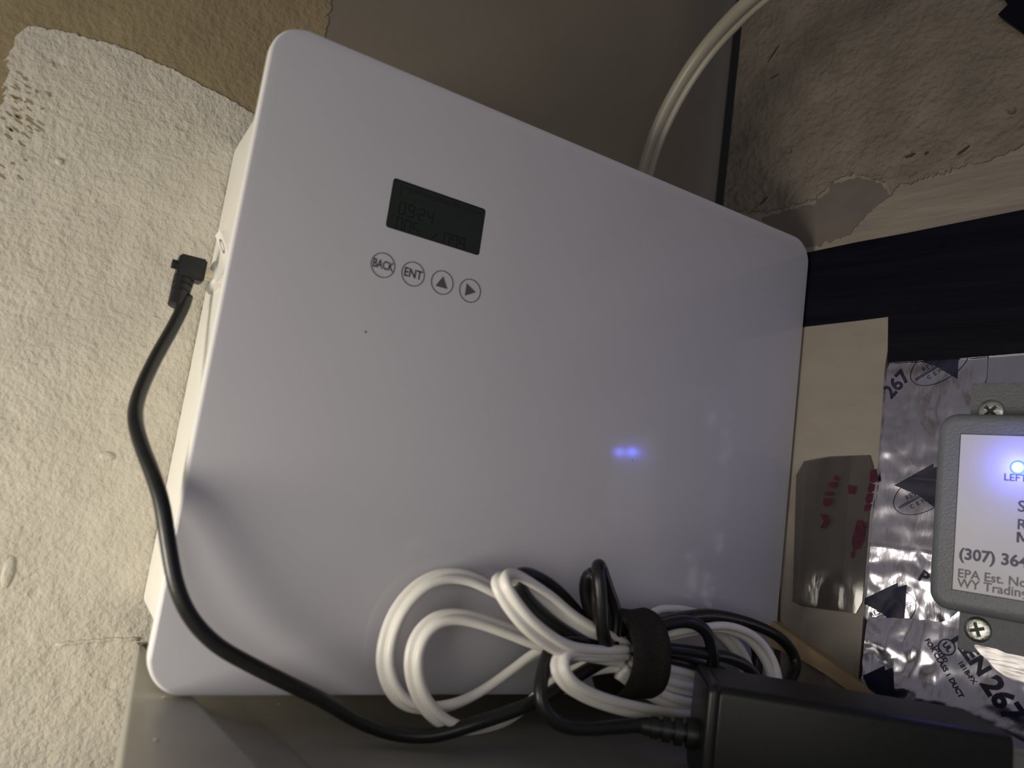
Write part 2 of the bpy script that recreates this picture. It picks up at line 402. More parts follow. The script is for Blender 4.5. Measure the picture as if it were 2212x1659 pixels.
for (a, b, wd) in (((-0.04322, 0.38064), (-0.03697, 0.38875)) + (0.0016,), ((0.07214, 0.28816), (0.07713, 0.29148)) + (0.0018,), ((0.0462, 0.29294), (0.05086, 0.29392)) + (0.002,), ((0.05584, 0.29217), (0.05761, 0.2933)) + (0.0018,), ((-0.03999, 0.36734), (-0.03507, 0.3689)) + (0.0012,), ((-0.03913, 0.28244), (-0.03481, 0.28613)) + (0.002,)):
    bm = bmesh.new(); c0 = (Vector(a) + Vector(b)) / 2; d = Vector(b) - Vector(a); n_ = Vector((-d.y, d.x)).normalized()
    ring = []
    for i in range(14):
        t = 2 * math.pi * i / 14; q = c0 + d * 0.6 * math.cos(t) + n_ * wd * 0.5 * math.sin(t) * (1 + 0.5 * noise.noise(Vector((i * 1.7, c0.x * 99, 0))))
        ring.append((q.x, q.y))
    prism(bm, ring, 0.0006, 0.00105); obj('gouge', bm, M['gouge'], wall_right)

# floor of the closet well below the shelf, so the gaps do not open on nothing
bm = bmesh.new(); box(bm, (-0.75, -1.6, -0.52), (0.75, 0.10, -0.5)); struct(obj('floor', bm, M['dark']))

# ================================================================== SHELF
sh = thing('shelf', 'dark grey metal shelf with a paler raised left rim under the white machine', 'shelf', (0.15, 0.0, -0.04))
INV = Matrix.Translation((-0.15, 0, 0.04))
L0, L1 = (0.0065, 0.08987, -0.001), (-0.01092, -0.06049, -0.001)
B0, B1 = (0.01685, 0.00277, -0.001), (0.02526, -0.06527, -0.001)
S0, S1 = (0.04296, 0.04854, -0.014), (0.05056, -0.03185, -0.014)
def lin(a, b, y): return a[0] + (b[0] - a[0]) * (y - a[1]) / (b[1] - a[1])
ys = [0.0825 - 0.0002 * i for i in range(0, 5)] + [0.0815 - 0.0006 * i for i in range(1, 11)] + [0.075 - 0.01 * i for i in range(0, 37)]
rows = []
for y in ys:
    xl, xb, xs = lin(L0, L1, y), lin(B0, B1, y), lin(S0, S1, y)
    d = 0.0825 - y; r = 0.006
    if d < r: xl += r - math.sqrt(max(0, r * r - (r - d) ** 2))
    sec = [(xl + 0.0016, -0.05), (xl, -0.05), (xl, -0.0022), (xl + 0.0004, -0.0014), (xl + 0.0012, -0.001)]
    for i in range(7):
        a = math.pi / 2 * i / 6 * 0.86
        sec.append((xb - 0.0022 + 0.0046 * math.sin(a), -0.001 - 0.0046 + 0.0046 * math.cos(a)))
    sec += [(xs, -0.0138), (xs, -0.05)]
    rows.append([(x, y, z) for x, z in sec])
bm = bmesh.new(); prev = None
for row in rows:
    vs = [bm.verts.new(INV @ Vector(v)) for v in row]
    if prev:
        for i in range(len(vs) - 1): bm.faces.new((prev[i], prev[i + 1], vs[i + 1], vs[i]))
    prev = vs
obj('rim', bm, M['rim'], sh, True, 50)
bm = bmesh.new()
pts = [(lin(S0, S1, 0.0825), 0.0825), (lin(S0, S1, -0.285), -0.285), (0.372, -0.285), (0.292, 0.0825)]
prism(bm, [(x - 0.15, y) for x, y in pts], -0.01, 0.026); obj('tray', bm, M['tray'], sh)
bm = bmesh.new()
a, b = Vector((lin(S0, S1, 0.08), 0.08, -0.0137)), Vector((lin(S0, S1, -0.28), -0.28, -0.0137))
sweep(bm, [INV @ (a.lerp(b, t / 30)) for t in range(31)], round_profile(0.00035, 6)); obj('seam', bm, M['seam'], sh, True)
for k, (x, y, z) in enumerate(((0.0575, 0.03687, -0.0137), (0.00718, 0.00166, -0.0008), (0.00032, -0.04007, -0.0008))):
    bm = bmesh.new(); bmesh.ops.create_icosphere(bm, subdivisions=1, radius=0.0006)
    for v in bm.verts: v.co = INV @ Vector((x + v.co.x * (1.6 if k else 1), y + v.co.y * 1.3, z + v.co.z * 0.4))
    obj('lint_speck', bm, M['lint'], sh, True)

# ================================================================== WHITE MACHINE
PW, PH = 0.3062, 0.25
mc = thing('scent_diffuser', 'white wall machine with a glossy lavender grey front, small dark screen and four round buttons', 'machine', (PW / 2, 0.04, 0.0))
ML = Matrix.Translation((-PW / 2, -0.04, 0))
def mobj(name, bm, m, parent=mc, smooth=False, auto=None):
    """bmesh authored in world coordinates -> child of the machine"""
    bmesh.ops.transform(bm, matrix=ML, verts=bm.verts[:])
    return obj(name, bm, m, parent, smooth, auto)
bm = bmesh.new(); rounded_slab(bm, 0, 0, PW, PH, 0.0135, 0.0014, 0.0, 0.0007, 4, 'XZ', 14)
front = mobj('front_panel', bm, M['panel'], smooth=True, auto=40)
bm = bmesh.new(); rounded_slab(bm, -0.0006, -0.0004, PW + 0.0006, PH + 0.0006, 0.0140, 0.0055, 0.0012, 0.0006, 3, 'XZ', 14)
mobj('panel_frame', bm, M['whiteedge'], smooth=True, auto=40)
bm = bmesh.new(); rounded_slab(bm, 0.004, 0.014, PW - 0.004, 0.2285, 0.005, 0.0815, 0.0045, 0.0004, 3, 'XZ', 6)
body = mobj('body', bm, M['white'], smooth=True, auto=40)
# raised bezel on the left side with the rocker switch, and the round socket boss
bm = bmesh.new(); pts = [(0.008, 0.150), (0.052, 0.150), (0.056, 0.156), (0.056, 0.176), (0.050, 0.182), (0.008, 0.184)]
vs0 = [bm.verts.new((0.0045, y, z)) for y, z in pts]; vs1 = [bm.verts.new((0.0034, y, z)) for y, z in pts]
bm.faces.new(vs0); bm.faces.new(vs1[::-1])
for i in range(len(pts)): bm.faces.new((vs0[i], vs0[(i + 1) % 6], vs1[(i + 1) % 6], vs1[i]))
bez = mobj('switch_bezel', bm, M['white'])
bm = bmesh.new(); prev = None
for i in range(11):
    t = i / 10; z = 0.1500 + 0.0185 * t
    x = 0.0026 - 0.0052 * abs(t - 0.32) ** 1.5 * 1.9
    vs = [bm.verts.new(p) for p in ((0.0036, 0.020, z), (x, 0.020, z), (x, 0.0305, z), (0.0036, 0.0305, z))]
    if prev is None: bm.faces.new(vs)
    else:
        for j in range(4): bm.faces.new((prev[j], prev[(j + 1) % 4], vs[(j + 1) % 4], vs[j]))
    prev = vs
bm.faces.new(prev[::-1])
rock = mobj('rocker_switch', bm, M['white'], smooth=True, auto=40)
def rocker_x(z):
    t = (z - 0.1500) / 0.0185; return 0.0026 - 0.0052 * abs(t - 0.32) ** 1.5 * 1.9
bm = bmesh.new(); n = 24; lo, hi = [], []
for i in range(n):
    a = 2 * math.pi * i / n
    for l, k in ((lo, 1.0), (hi, 0.72)):
        z = 0.1637 + 0.0026 * k * math.cos(a); y = 0.0252 + 0.0026 * k * math.sin(a); l.append(bm.verts.new((rocker_x(z) - 0.00012, y, z)))
for i in range(n): bm.faces.new((lo[i], lo[(i + 1) % n], hi[(i + 1) % n], hi[i]))
mobj('off_mark', bm, M['print'], rock)
bm = bmesh.new(); vs = [bm.verts.new((rocker_x(z) - 0.00012, y, z)) for y, z in ((0.0249, 0.1527), (0.0256, 0.1527), (0.0256, 0.157), (0.0249, 0.157))]
bm.faces.new(vs); mobj('on_mark', bm, M['print'], rock)
bm = bmesh.new(); lathe(bm, [(0.0076, 0.0), (0.0076, 0.0010), (0.0068, 0.0020), (0.0052, 0.0026), (0.0040, 0.0028), (0.0036, 0.0024)], (0.0042, 0.062, 0.1585), (-1, 0, 0), 40)
mobj('power_socket', bm, M['white'], smooth=True, auto=50)
# screen
LC = [(0.05571, 0.0, 0.20388), (0.0988, 0.0, 0.20406), (0.09906, 0.0, 0.18303), (0.05554, 0.0, 0.18274)]
lx0, lx1 = (LC[0][0] + LC[3][0]) / 2, (LC[1][0] + LC[2][0]) / 2
lz1, lz0 = (LC[0][2] + LC[1][2]) / 2, (LC[2][2] + LC[3][2]) / 2
bm = bmesh.new(); prism(bm, rrect(lx0, lz0, lx1, lz1, 0.0013, 6), -0.00005, 0.0006, 'XZ'); mobj('screen', bm, M['lcdrim'])
scr = [o for o in bpy.data.objects if o.name == 'screen'][0]
bm = bmesh.new(); prism(bm, rrect(lx0 + 0.0004, lz0 + 0.0004, lx1 - 0.0004, lz1 - 0.0007, 0.001, 6), -0.0001, 0.0004, 'XZ'); mobj('display', bm, M['lcd'], scr)
SEG = {'0': 'abcdef', '1': 'bc', '2': 'abged', '3': 'abgcd', '4': 'fgbc', '5': 'afgcd', '7': 'abcf', '8': 'abcdefg', '9': 'abcdfg'}
def digit(bm, ch, x, z, w, h, sw, clip):
    g = 0.00012
    def bar(p, q):
        x0, x1 = sorted((p[0], q[0])); z0, z1 = sorted((p[1], q[1]))
        if x1 - x0 > z1 - z0: x0 += g; x1 -= g; z0 -= sw / 2; z1 += sw / 2
        else: z0 += g; z1 -= g; x0 -= sw / 2; x1 += sw / 2
        z0 = max(z0, clip); 
        if z1 <= clip + 1e-5: return
        bm.faces.new([bm.verts.new((a, -0.00014, b)) for a, b in ((x0, z0), (x1, z0), (x1, z1), (x0, z1))])
    tl, tr, ml, mr, bl, br = (x, z + h), (x + w, z + h), (x, z + h / 2), (x + w, z + h / 2), (x, z), (x + w, z)
    S = dict(a=(tl, tr), b=(tr, mr), c=(mr, br), d=(bl, br), e=(ml, bl), f=(tl, ml), g=(ml, mr))
    for s in SEG[ch]: bar(*S[s])
def scrx(u): return lx0 + u * (lx1 - lx0)
def scrz(v): return lz0 + v * (lz1 - lz0)
sw_, sh_ = lx1 - lx0, lz1 - lz0
clip = lz0 + 0.0007
bm = bmesh.new(); dw, dh = 0.056 * sw_, 0.235 * sh_
for ch, u in (('0', 0.105), ('9', 0.195), ('2', 0.305), ('4', 0.395)): digit(bm, ch, scrx(u), scrz(0.335), dw, dh, 0.00042, clip)
for v in (0.40, 0.50): 
    x, z = scrx(0.279), scrz(v); bm.faces.new([bm.verts.new((x + a, -0.00014, z + b)) for a, b in ((0, 0), (0.0004, 0), (0.0004, 0.0004), (0, 0.0004))])
mobj('clock_digits', bm, M['lcdseg'], scr)
bm = bmesh.new()
for ch, u in (('0', 0.10), ('0', 0.185), ('5', 0.27), ('0', 0.60), ('7', 0.685), ('9', 0.77)): digit(bm, ch, scrx(u), scrz(0.0), dw, 0.255 * sh_, 0.00042, clip)
a, b = (scrx(0.47), clip + 0.0002), (scrx(0.53), scrz(0.20))
bm.faces.new([bm.verts.new((x, -0.00014, z)) for x, z in (a, (a[0] + 0.0005, a[1]), (b[0] + 0.0005, b[1]), b)])
mobj('counter_digits', bm, M['lcdseg'], scr)
bm = bmesh.new()
for i, d in enumerate(('MON', 'TUE', 'WED', 'THU', 'FRI', 'SAT', 'SUN')):
    VF = text_mesh(d, 0.0026); t = flat_bm(VF, lambda x, y: (scrx(0.20 + 0.118 * i) + x, -0.00014, scrz(0.86) + y))
    me = bpy.data.meshes.new('tmp'); t.to_mesh(me); t.free(); bm.from_mesh(me); bpy.data.meshes.remove(me)
for x0, z0, x1, z1 in ((0.085, 0.70, 0.094, 0.90), (0.07, 0.69, 0.085, 0.705), (0.305, 0.705, 0.335, 0.725)):
    bm.faces.new([bm.verts.new((scrx(a), -0.00014, scrz(b))) for a, b in ((x0, z0), (x1, z0), (x1, z1), (x0, z1))])
mobj('day_names', bm, M['lcdfaint'], scr)
# buttons
BT = [(0.05729, 0.0, 0.16699), (0.07055, 0.0, 0.16691), (0.08395, 0.0, 0.16682), (0.09722, 0.0, 0.16675)]
zb = [b[2] for b in BT]
for i, (b, s) in enumerate(zip(BT, ('BACK', 'ENT', 'up', 'next'))):
    r = 0.00515
    bm = bmesh.new(); ring2d(bm, b[0], b[2], r - 0.00032, r, -0.00012, 0.0002, 'XZ', 56)
    rg = mobj('button', bm, M['print'])
    if i < 2:
        VF = text_mesh(s, 0.0050 if i == 0 else 0.0052, 0.00009, squash=0.68 if i == 0 else 0.84)
        bm = flat_bm(VF, lambda x, y: (b[0] + x, -0.0001, b[2] + y)); mobj('lettering', bm, M['print'], rg)
    else:
        T = ((-0.0028, -0.0021), (0.0028, -0.0021), (0, 0.0028)) if i == 2 else ((-0.0021, -0.0028), (0.0028, 0.0), (-0.0021, 0.0028))
        bm = bmesh.new(); bm.faces.new([bm.verts.new((b[0] + x, -0.0001, b[2] + z)) for x, z in T]); mobj('arrow', bm, M['arrow'], rg)
for (q, r) in (((0.05494, 0.0, 0.13877), 0.00045), ((0.19557, 0.0, 0.10791), 0.0003)):
    bm = bmesh.new(); lathe(bm, [(r, 0), (r * 0.8, 0.0001)], (q[0], -0.00002, q[2]), (0.2, -1, 0.1), 7); mobj('speck', bm, M['recess'])

# ================================================================== POWER ADAPTER WITH ITS CORD AND PLUG
AX = Vector((0.797, -0.604, 0)); BX = Vector((0.604, 0.797, 0)); AO = Vector((0.1791, -0.0786, -0.0134))
AW = Matrix(((AX.x, BX.x, 0, AO.x), (AX.y, BX.y, 0, AO.y), (0, 0, 1, AO.z), (0, 0, 0, 1)))
ad = thing('power_adapter', 'black power adapter in the foreground, its thin black cord plugged into the white machine', 'adapter', mw=AW)
AI = AW.inverted()
def adapter_block(x0, x1, ins, r=0.0035):
    bm = bmesh.new(); rr = 0.0022
    rings = [(x0 + rr * (1 - math.sin(math.pi / 2 * (1 - i / 4) )) , rr * (1 - math.cos(math.pi / 2 * (1 - i / 4)))) for i in range(5)]
    rings += [(x1 - rr * (1 - math.sin(math.pi / 2 * i / 4)), rr * (1 - math.cos(math.pi / 2 * i / 4))) for i in range(5)]
    prev = None
    for x, k in rings:
        pts = rrect(ins + k, ins + k, 0.041 - ins - k, 0.0389 - ins - k, max(0.0003, r - k * 0.5), 6)
        vs = [bm.verts.new((x, p[0], p[1])) for p in pts]
        if prev is None: bm.faces.new(vs)
        else:
            for i in range(len(vs)): bm.faces.new((prev[i], prev[(i + 1) % len(vs)], vs[(i + 1) % len(vs)], vs[i]))
        prev = vs
    bm.faces.new(prev[::-1]); return bm
obj('housing', adapter_block(0.0036, 0.1056, 0.0), M['blackbox'], ad, True, 45)
obj('end_cap', adapter_block(0.0, 0.0052, -0.0003), M['blackgloss'], ad, True, 45)
bm = bmesh.new(); box(bm, (0.1050, 0.006, 0.004), (0.1200, 0.034, 0.0335))
bmesh.ops.bevel(bm, geom=bm.edges[:], offset=0.002, segments=3, affect='EDGES'); obj('inlet_plug', bm, M['inlet'], ad, True, 40)
# ribbed strain relief on the left end
sr0 = Vector((0.001, 0.0165, 0.0170))
prof = [(0.0052, 0.0), (0.0052, 0.002)]
x = 0.002
for k in range(4):
    R = 0.0056 - 0.0005 * k
    prof += [(R, x), (R, x + 0.0030), (0.0034, x + 0.0031), (0.0034, x + 0.0044)]; x += 0.0045
prof += [(0.0034, x), (0.0028, x + 0.003), (0.0024, x + 0.004)]
bm = bmesh.new(); lathe(bm, prof, sr0, (-1, 0.02, -0.02), 24); obj('strain_relief', bm, M['blackplug'], ad, True, 35)
# cord, one mesh
cr = 0.0027
bm = bmesh.new()
def cable(pts, r=cr): sweep(bm, [AI @ p for p in spline(pts)], round_profile(r, 12))
sr_end = AW @ (sr0 + Vector((-0.022, 0.0004, -0.0004)))
cable([AW @ (sr0 + Vector((-0.016, 0, 0))), sr_end] + [(0.14616, -0.048, 0.00125), (0.13555, -0.046, 0.00383), (0.13097, -0.044, 0.0084), (0.13066, -0.042, 0.01448), (0.1334, -0.039, 0.0213), (0.13742, -0.036, 0.0272), (0.14789, -0.033, 0.0298), (0.16666, -0.03, 0.02783)])
cable([(-0.00621, 0.055, 0.14645), (-0.00684, 0.053, 0.14156), (-0.00981, 0.047, 0.13059), (-0.01476, 0.036, 0.11514), (-0.01829, 0.024, 0.10077), (-0.01868, 0.014, 0.09134), (-0.0153, 0.006, 0.082), (-0.01077, 0.0, 0.07319), (-0.00656, -0.005, 0.06379), (-0.00192, -0.009, 0.04924), (0.00228, -0.011, 0.03801), (0.00847, -0.012, 0.02843), (0.0182, -0.012, 0.02001), (0.0304, -0.012, 0.01384), (0.04433, -0.012, 0.00775), (0.05886, -0.012, 0.00155), (0.07365, -0.0135, -0.00562), (0.08748, -0.017, -0.00908), (0.10021, -0.022, -0.00816), (0.11379, -0.028, -0.00228), (0.1275, -0.031, 0.00295), (0.14017, -0.033, 0.00874), (0.15237, -0.033, 0.01561), (0.16765, -0.03, 0.02138), (0.17706, -0.03, 0.02341)])
cable([(0.17664, -0.03, 0.02622), (0.16609, -0.03, 0.03153), (0.15653, -0.027, 0.03853), (0.14602, -0.027, 0.04632), (0.13667, -0.028, 0.05122), (0.12727, -0.03, 0.05396), (0.1205, -0.033, 0.05411), (0.11867, -0.035, 0.05151), (0.12519, -0.034, 0.04478), (0.14095, -0.032, 0.0356), (0.16442, -0.03, 0.02685)])
cable([(0.16999, -0.032, 0.02745), (0.16076, -0.031, 0.03803), (0.15641, -0.03, 0.04504), (0.15424, -0.03, 0.05141), (0.15366, -0.032, 0.05634), (0.15506, -0.034, 0.05749), (0.15665, -0.035, 0.05295), (0.15827, -0.035, 0.04239), (0.16651, -0.033, 0.02944)])
cable([(0.16557, -0.036, 0.02827), (0.15806, -0.041, 0.03386), (0.15473, -0.042, 0.04464), (0.15267, -0.041, 0.05548), (0.15252, -0.039, 0.06025), (0.15519, -0.0365, 0.06119), (0.15955, -0.034, 0.05744), (0.16535, -0.032, 0.05002), (0.16995, -0.031, 0.04407), (0.17189, -0.031, 0.03776), (0.17173, -0.031, 0.02913)])
cable([(0.18089, -0.03, 0.03106), (0.19276, -0.03, 0.03725), (0.21696, -0.026, 0.04126), (0.2372, -0.023, 0.042), (0.26374, -0.02, 0.03867), (0.28661, -0.018, 0.03261), (0.29865, -0.018, 0.02453), (0.29877, -0.02, 0.0182), (0.28717, -0.025, 0.01118)])
cable([(0.18103, -0.03, 0.03012), (0.1944, -0.034, 0.03776), (0.2076, -0.036, 0.04046), (0.2186, -0.036, 0.03655), (0.22339, -0.036, 0.02835), (0.22721, -0.034, 0.0174)])
cable([(0.1814, -0.03, 0.02766), (0.19759, -0.034, 0.02843), (0.22393, -0.034, 0.0267), (0.23893, -0.032, 0.02471), (0.25337, -0.03, 0.02033), (0.2617, -0.03, 0.0135)])
cable([(0.18876, -0.02, 0.03304), (0.22188, -0.016, 0.03656), (0.25121, -0.0135, 0.03726), (0.26922, -0.012, 0.03387), (0.27825, -0.012, 0.02559), (0.27872, -0.013, 0.01617), (0.27504, -0.016, 0.00651)])
cable([(0.18202, -0.03, 0.02351), (0.20273, -0.03, 0.02314), (0.22139, -0.028, 0.02039), (0.24223, -0.025, 0.01684)])
obj('cord', bm, M['black'], ad, True)
# right-angle plug in the machine's side
PC = Vector((-0.0062, 0.0575, 0.1583))
bm = bmesh.new(); box(bm, (-0.0058, -0.0048, -0.0046), (0.0052, 0.0048, 0.0052))
bmesh.ops.bevel(bm, geom=bm.edges[:], offset=0.0007, segments=2, affect='EDGES')
for v in bm.verts: v.co = AI @ (PC + v.co)
plug = obj('plug', bm, M['blackplug'], ad, True, 40)
d = Vector((-0.0012, -0.004, -0.0148)).normalized(); o0 = PC + Vector((-0.0021, 0, -0.0035))
bm = bmesh.new(); lathe(bm, [(0.0042, 0), (0.0041, 0.004), (0.0036, 0.0041), (0.0036, 0.0048), (0.0040, 0.0049), (0.0039, 0.007), (0.0035, 0.0071), (0.0035, 0.0078), (0.0038, 0.0079), (0.0035, 0.014), (0.0026, 0.0142)], AI @ o0, AI.to_3x3() @ d, 24)
obj('plug_sleeve', bm, M['blackplug'], plug, True, 35)
bm = bmesh.new(); lathe(bm, [(0.0020, 0), (0.0020, 0.0025)], AI @ (PC + Vector((-0.0080, 0, 0.0008))), AI.to_3x3() @ Vector((1, 0, 0)), 16)
obj('plug_button', bm, M['blackplug'], plug, True, 35)
bm = bmesh.new(); lathe(bm, [(0.0026, 0), (0.0026, 0.0075)], AI @ (PC + Vector((0.0048, 0, -0.0003))), AI.to_3x3() @ Vector((1, 0, 0)), 20)
obj('plug_barrel', bm, M['metal'], plug, True, 35)
# white lettering on one black loop of the cord
camx = Vector((CAM_R[0][0], CAM_R[1][0], CAM_R[2][0])); camy = -Vector((CAM_R[0][1], CAM_R[1][1], CAM_R[2][1]))
base = Vector((0.15264, -0.0352, 0.05676)); base += Vector((-0.0003, -0.0004, 0.0))
ex = (camx * 0.78 - camy * 0.62).normalized(); ey = (camy * 0.78 + camx * 0.62).normalized(); fz = ex.cross(ey)
VF = text_mesh('DAN', 0.0019, squash=1.1)
bm = flat_bm(VF, lambda x, y: AI @ (base + ex * x + ey * y + fz * (-(y / 0.0022) ** 2 * 0.0005)))
obj_flat('cord_print', bm, M['labelgrey'], ad)

# ================================================================== WHITE FLAT CORD
wc_o = Vector((0.17819, -0.03, 0.01594)); wc_o.z = -0.0139
wc = thing('extension_cord', 'white flat two-wire cord coiled in long loops and strapped in front of the machine', 'cord', wc_o)
WI = Matrix.Translation(-wc_o)
bm = bmesh.new(); TP = twin_profile(0.0019, 0.0019)
UPR = (0.46, -0.39, 0.78); YD = (0.05, 1, 0); SL = (0.35, -0.75, 0.3)
def flat(pts, w): sweep(bm, [WI @ p for p in spline(pts)], TP, w)
flat([(0.18065, -0.028, 0.0268), (0.1631, -0.018, 0.03013), (0.14597, -0.012, 0.0364), (0.12642, -0.0085, 0.0436), (0.11204, -0.0075, 0.0481), (0.10052, -0.0075, 0.04785), (0.09062, -0.008, 0.04277), (0.08332, -0.0085, 0.03277), (0.08064, -0.009, 0.0207), (0.08205, -0.0095, 0.01148), (0.08635, -0.011, 0.00394), (0.09279, -0.012, -0.00038), (0.10099, -0.0135, -0.00104), (0.11091, -0.015, 0.00102), (0.12128, -0.017, 0.00678), (0.13067, -0.019, 0.0141), (0.14239, -0.021, 0.02274), (0.15867, -0.025, 0.02647), (0.17925, -0.03, 0.02534)],
     [SL, UPR, (0.1, .75, .6), (-.3, .75, .6), (-.65, .75, .1), (-.65, .75, -.2), (-.3, .75, -.5), (0, .75, -.6), (.1, .75, -.6), (.2, .8, -.5)])
flat([(0.17701, -0.033, 0.02413), (0.15431, -0.028, 0.02576), (0.13911, -0.025, 0.0272), (0.12562, -0.023, 0.03063), (0.11336, -0.0215, 0.03355), (0.10321, -0.021, 0.03493), (0.09456, -0.021, 0.03352), (0.08869, -0.0215, 0.02831), (0.08651, -0.022, 0.02101), (0.08782, -0.0225, 0.01322), (0.09242, -0.0225, 0.00498), (0.1005, -0.0225, -0.00222), (0.11031, -0.0225, -0.00592), (0.12031, -0.0225, -0.00547), (0.13069, -0.0235, -0.00227), (0.13979, -0.025, 0.00508), (0.15012, -0.027, 0.01312), (0.16397, -0.029, 0.01923), (0.17897, -0.031, 0.02181)],
     [UPR, (0.1, .75, .6), (0, .75, .6), (-.4, .75, .5), (-.65, .75, 0), (-.6, .75, -.3), (-.3, .75, -.55), (0.2, .7, -.6), (.4, .2, -.8), (.3, -.3, -.8)])
flat([(0.17421, -0.036, 0.02664), (0.15691, -0.04, 0.02684), (0.13635, -0.045, 0.02961), (0.11898, -0.0475, 0.03761), (0.10828, -0.047, 0.04685), (0.10511, -0.0445, 0.05246), (0.11016, -0.04, 0.05428), (0.11964, -0.036, 0.05208), (0.13426, -0.033, 0.04581), (0.15089, -0.032, 0.03691), (0.17813, -0.031, 0.02743)],
     [UPR, UPR, UPR, UPR, (0.6, -0.6, 0.5), (0.8, -0.5, 0.2), (0.7, -0.4, 0.5), UPR, UPR])
flat([(0.17631, -0.034, 0.02343), (0.14388, -0.041, 0.02679), (0.13593, -0.045, 0.02554), (0.13468, -0.047, 0.02216), (0.13929, -0.0475, 0.01749), (0.14892, -0.047, 0.01315), (0.16301, -0.046, 0.00919), (0.18379, -0.043, 0.00508), (0.21156, -0.037, 0.00044), (0.2449, -0.028, -0.00348)],
     [UPR, (0.5, -0.8, 0.3), (0.6, -0.5, 0.4), (0.35, -0.4, 0.8), (0.1, -0.4, 0.9), (0, -0.3, 0.95)])
flat([(0.17925, -0.03, 0.02534), (0.2007, -0.029, 0.03225), (0.22106, -0.027, 0.03552), (0.24033, -0.025, 0.03706), (0.25878, -0.024, 0.03346), (0.26946, -0.025, 0.0262), (0.27285, -0.028, 0.01837), (0.27139, -0.032, 0.0088)], [(0.2, -0.5, 0.8), (0.2, -0.7, 0.6), (0.5, -0.7, 0.4), (0.8, -0.6, 0.1)])
flat([(0.18204, -0.026, 0.02829), (0.20063, -0.019, 0.03933), (0.21351, -0.016, 0.0412), (0.23025, -0.014, 0.04012), (0.24674, -0.012, 0.03567), (0.2619, -0.0105, 0.02815), (0.27093, -0.011, 0.01957), (0.27682, -0.014, 0.00486)], (0.1, -0.6, 0.7))
flat([(0.17982, -0.03, 0.02158), (0.20174, -0.031, 0.01833), (0.21962, -0.028, 0.01517), (0.24924, -0.022, 0.01026)], (0.1, -0.5, 0.8))
flat([(0.17841, -0.032, 0.02018), (0.19899, -0.033, 0.01422), (0.21755, -0.03, 0.01055), (0.24982, -0.022, 0.00606)], (0.1, -0.5, 0.8))
flat([(0.17457, -0.034, 0.01879), (0.19241, -0.035, 0.01023), (0.2139, -0.033, 0.00478), (0.24852, -0.024, 0.0004)], (0.1, -0.5, 0.8))
obj('coil', bm, M['cord'], wc, True)

# ================================================================== STRAP
sc0 = Vector((0.18144, -0.031, 0.02525))
st = bmesh.new(); prev = None
ax = Vector((0.985, 0.04, 0.06)).normalized(); up = Vector((-0.06, 0, 1)).normalized(); dp = up.cross(ax)
def strap_ring(r, t, wob):
    return [sc0 + ax * (t * (1 + 0.22 * max(0, -math.sin(2 * math.pi * i / 40)))) + up * (0.0178 * r * math.sin(2 * math.pi * i / 40) * 1.0) + dp * (0.0140 * r * math.cos(2 * math.pi * i / 40)) for i in range(40)]
rings = [(0.90, -0.0098), (1.0, -0.0098)] + [(1.03 + 0.02 * math.sin(k * 1.1), -0.0098 + 0.0196 * k / 8) for k in range(1, 8)] + [(1.0, 0.0098), (0.90, 0.0098)]
R_ = [[st.verts.new(p - sc0) for p in strap_ring(r, t, 0)] for r, t in rings]
for k in range(len(R_)):
    a, b = R_[k], R_[(k + 1) % len(R_)]
    for i in range(40): st.faces.new((a[i], a[(i + 1) % 40], b[(i + 1) % 40], b[i]))
strap = obj('cable_strap', st, M['strap'], None, True, 50); strap.location = sc0
tag(strap, 'charcoal fabric strap wrapped around the bundle of white and black cords', 'strap')

# ================================================================== PALE TWIN CABLE
pc_o = Vector((0.20752, 0.03, 0.26734))
pb = bmesh.new()
sweep(pb, [p - pc_o for p in spline([(0.21567, 0.045, 0.23445), (0.21299, 0.04, 0.2516), (0.20657, 0.03, 0.26702), (0.20443, 0.022, 0.28166), (0.20333, 0.012, 0.2957), (0.20333, 0.0, 0.30924), (0.20266, -0.014, 0.31873), (0.20094, -0.03, 0.32385), (0.19896, -0.048, 0.32679), (0.19858, -0.07, 0.32894), (0.20766, -0.095, 0.33835), (0.22605, -0.12, 0.371), (0.23541, -0.14, 0.4239), (0.24311, -0.15, 0.52932)], 0.003)], twin_profile(0.0016, 0.0034, 10), (0.75, -0.55, -0.28))
pc = obj('pale_cable', pb, M['pale'], None, True); pc.location = pc_o
tag(pc, 'pale cream twin cable curving up from behind the machine past the dark corner', 'cable')

# ================================================================== RIGHT WALL THINGS (local frame RW)
def rthing(name, label, cat, s, z, n=0.0, group=None):
    mw = RW @ Matrix.Translation((s, z, n)); return thing(name, label, cat, mw=mw, group=group), Matrix.Translation((-s, -z, -n))
def robj(name, bm, m, parent, T, smooth=False, auto=None, flat=False):
    bmesh.ops.transform(bm, matrix=T, verts=bm.verts[:])
    if flat: return obj_flat(name, bm, m, parent)
    return obj(name, bm, m, parent, smooth, auto)

# black tape band
bt = [(-0.01717, 0.24344), (-0.00333, 0.24491), (0.02346, 0.24675), (0.05017, 0.24783), (0.07664, 0.24944), (0.10304, 0.25095)]
bt2 = [(0.10565, 0.18046), (0.08415, 0.17928), (0.04591, 0.17797), (0.04428, 0.20273), (0.02928, 0.20182), (-0.00058, 0.20048), (-0.0131, 0.19966)]
pts = bt + [(0.36, bt[-1][1] + 0.012), (0.36, bt2[0][1] + 0.004)] + bt2
bm = bmesh.new(); prism(bm, pts, 0.0036, 0.0043)
o = obj('black_tape_band', bm, M['btape']); o.matrix_world = RW @ Matrix.Translation((0, 0, 0.0001))
tag(o, 'wide glossy black tape band across the right wall below the rough plaster', 'tape')
bm = bmesh.new(); pts = [(0.08921, 0.36992), (0.09261, 0.36252), (0.08843, 0.35873), (0.09408, 0.35135), (0.09956, 0.34468)]
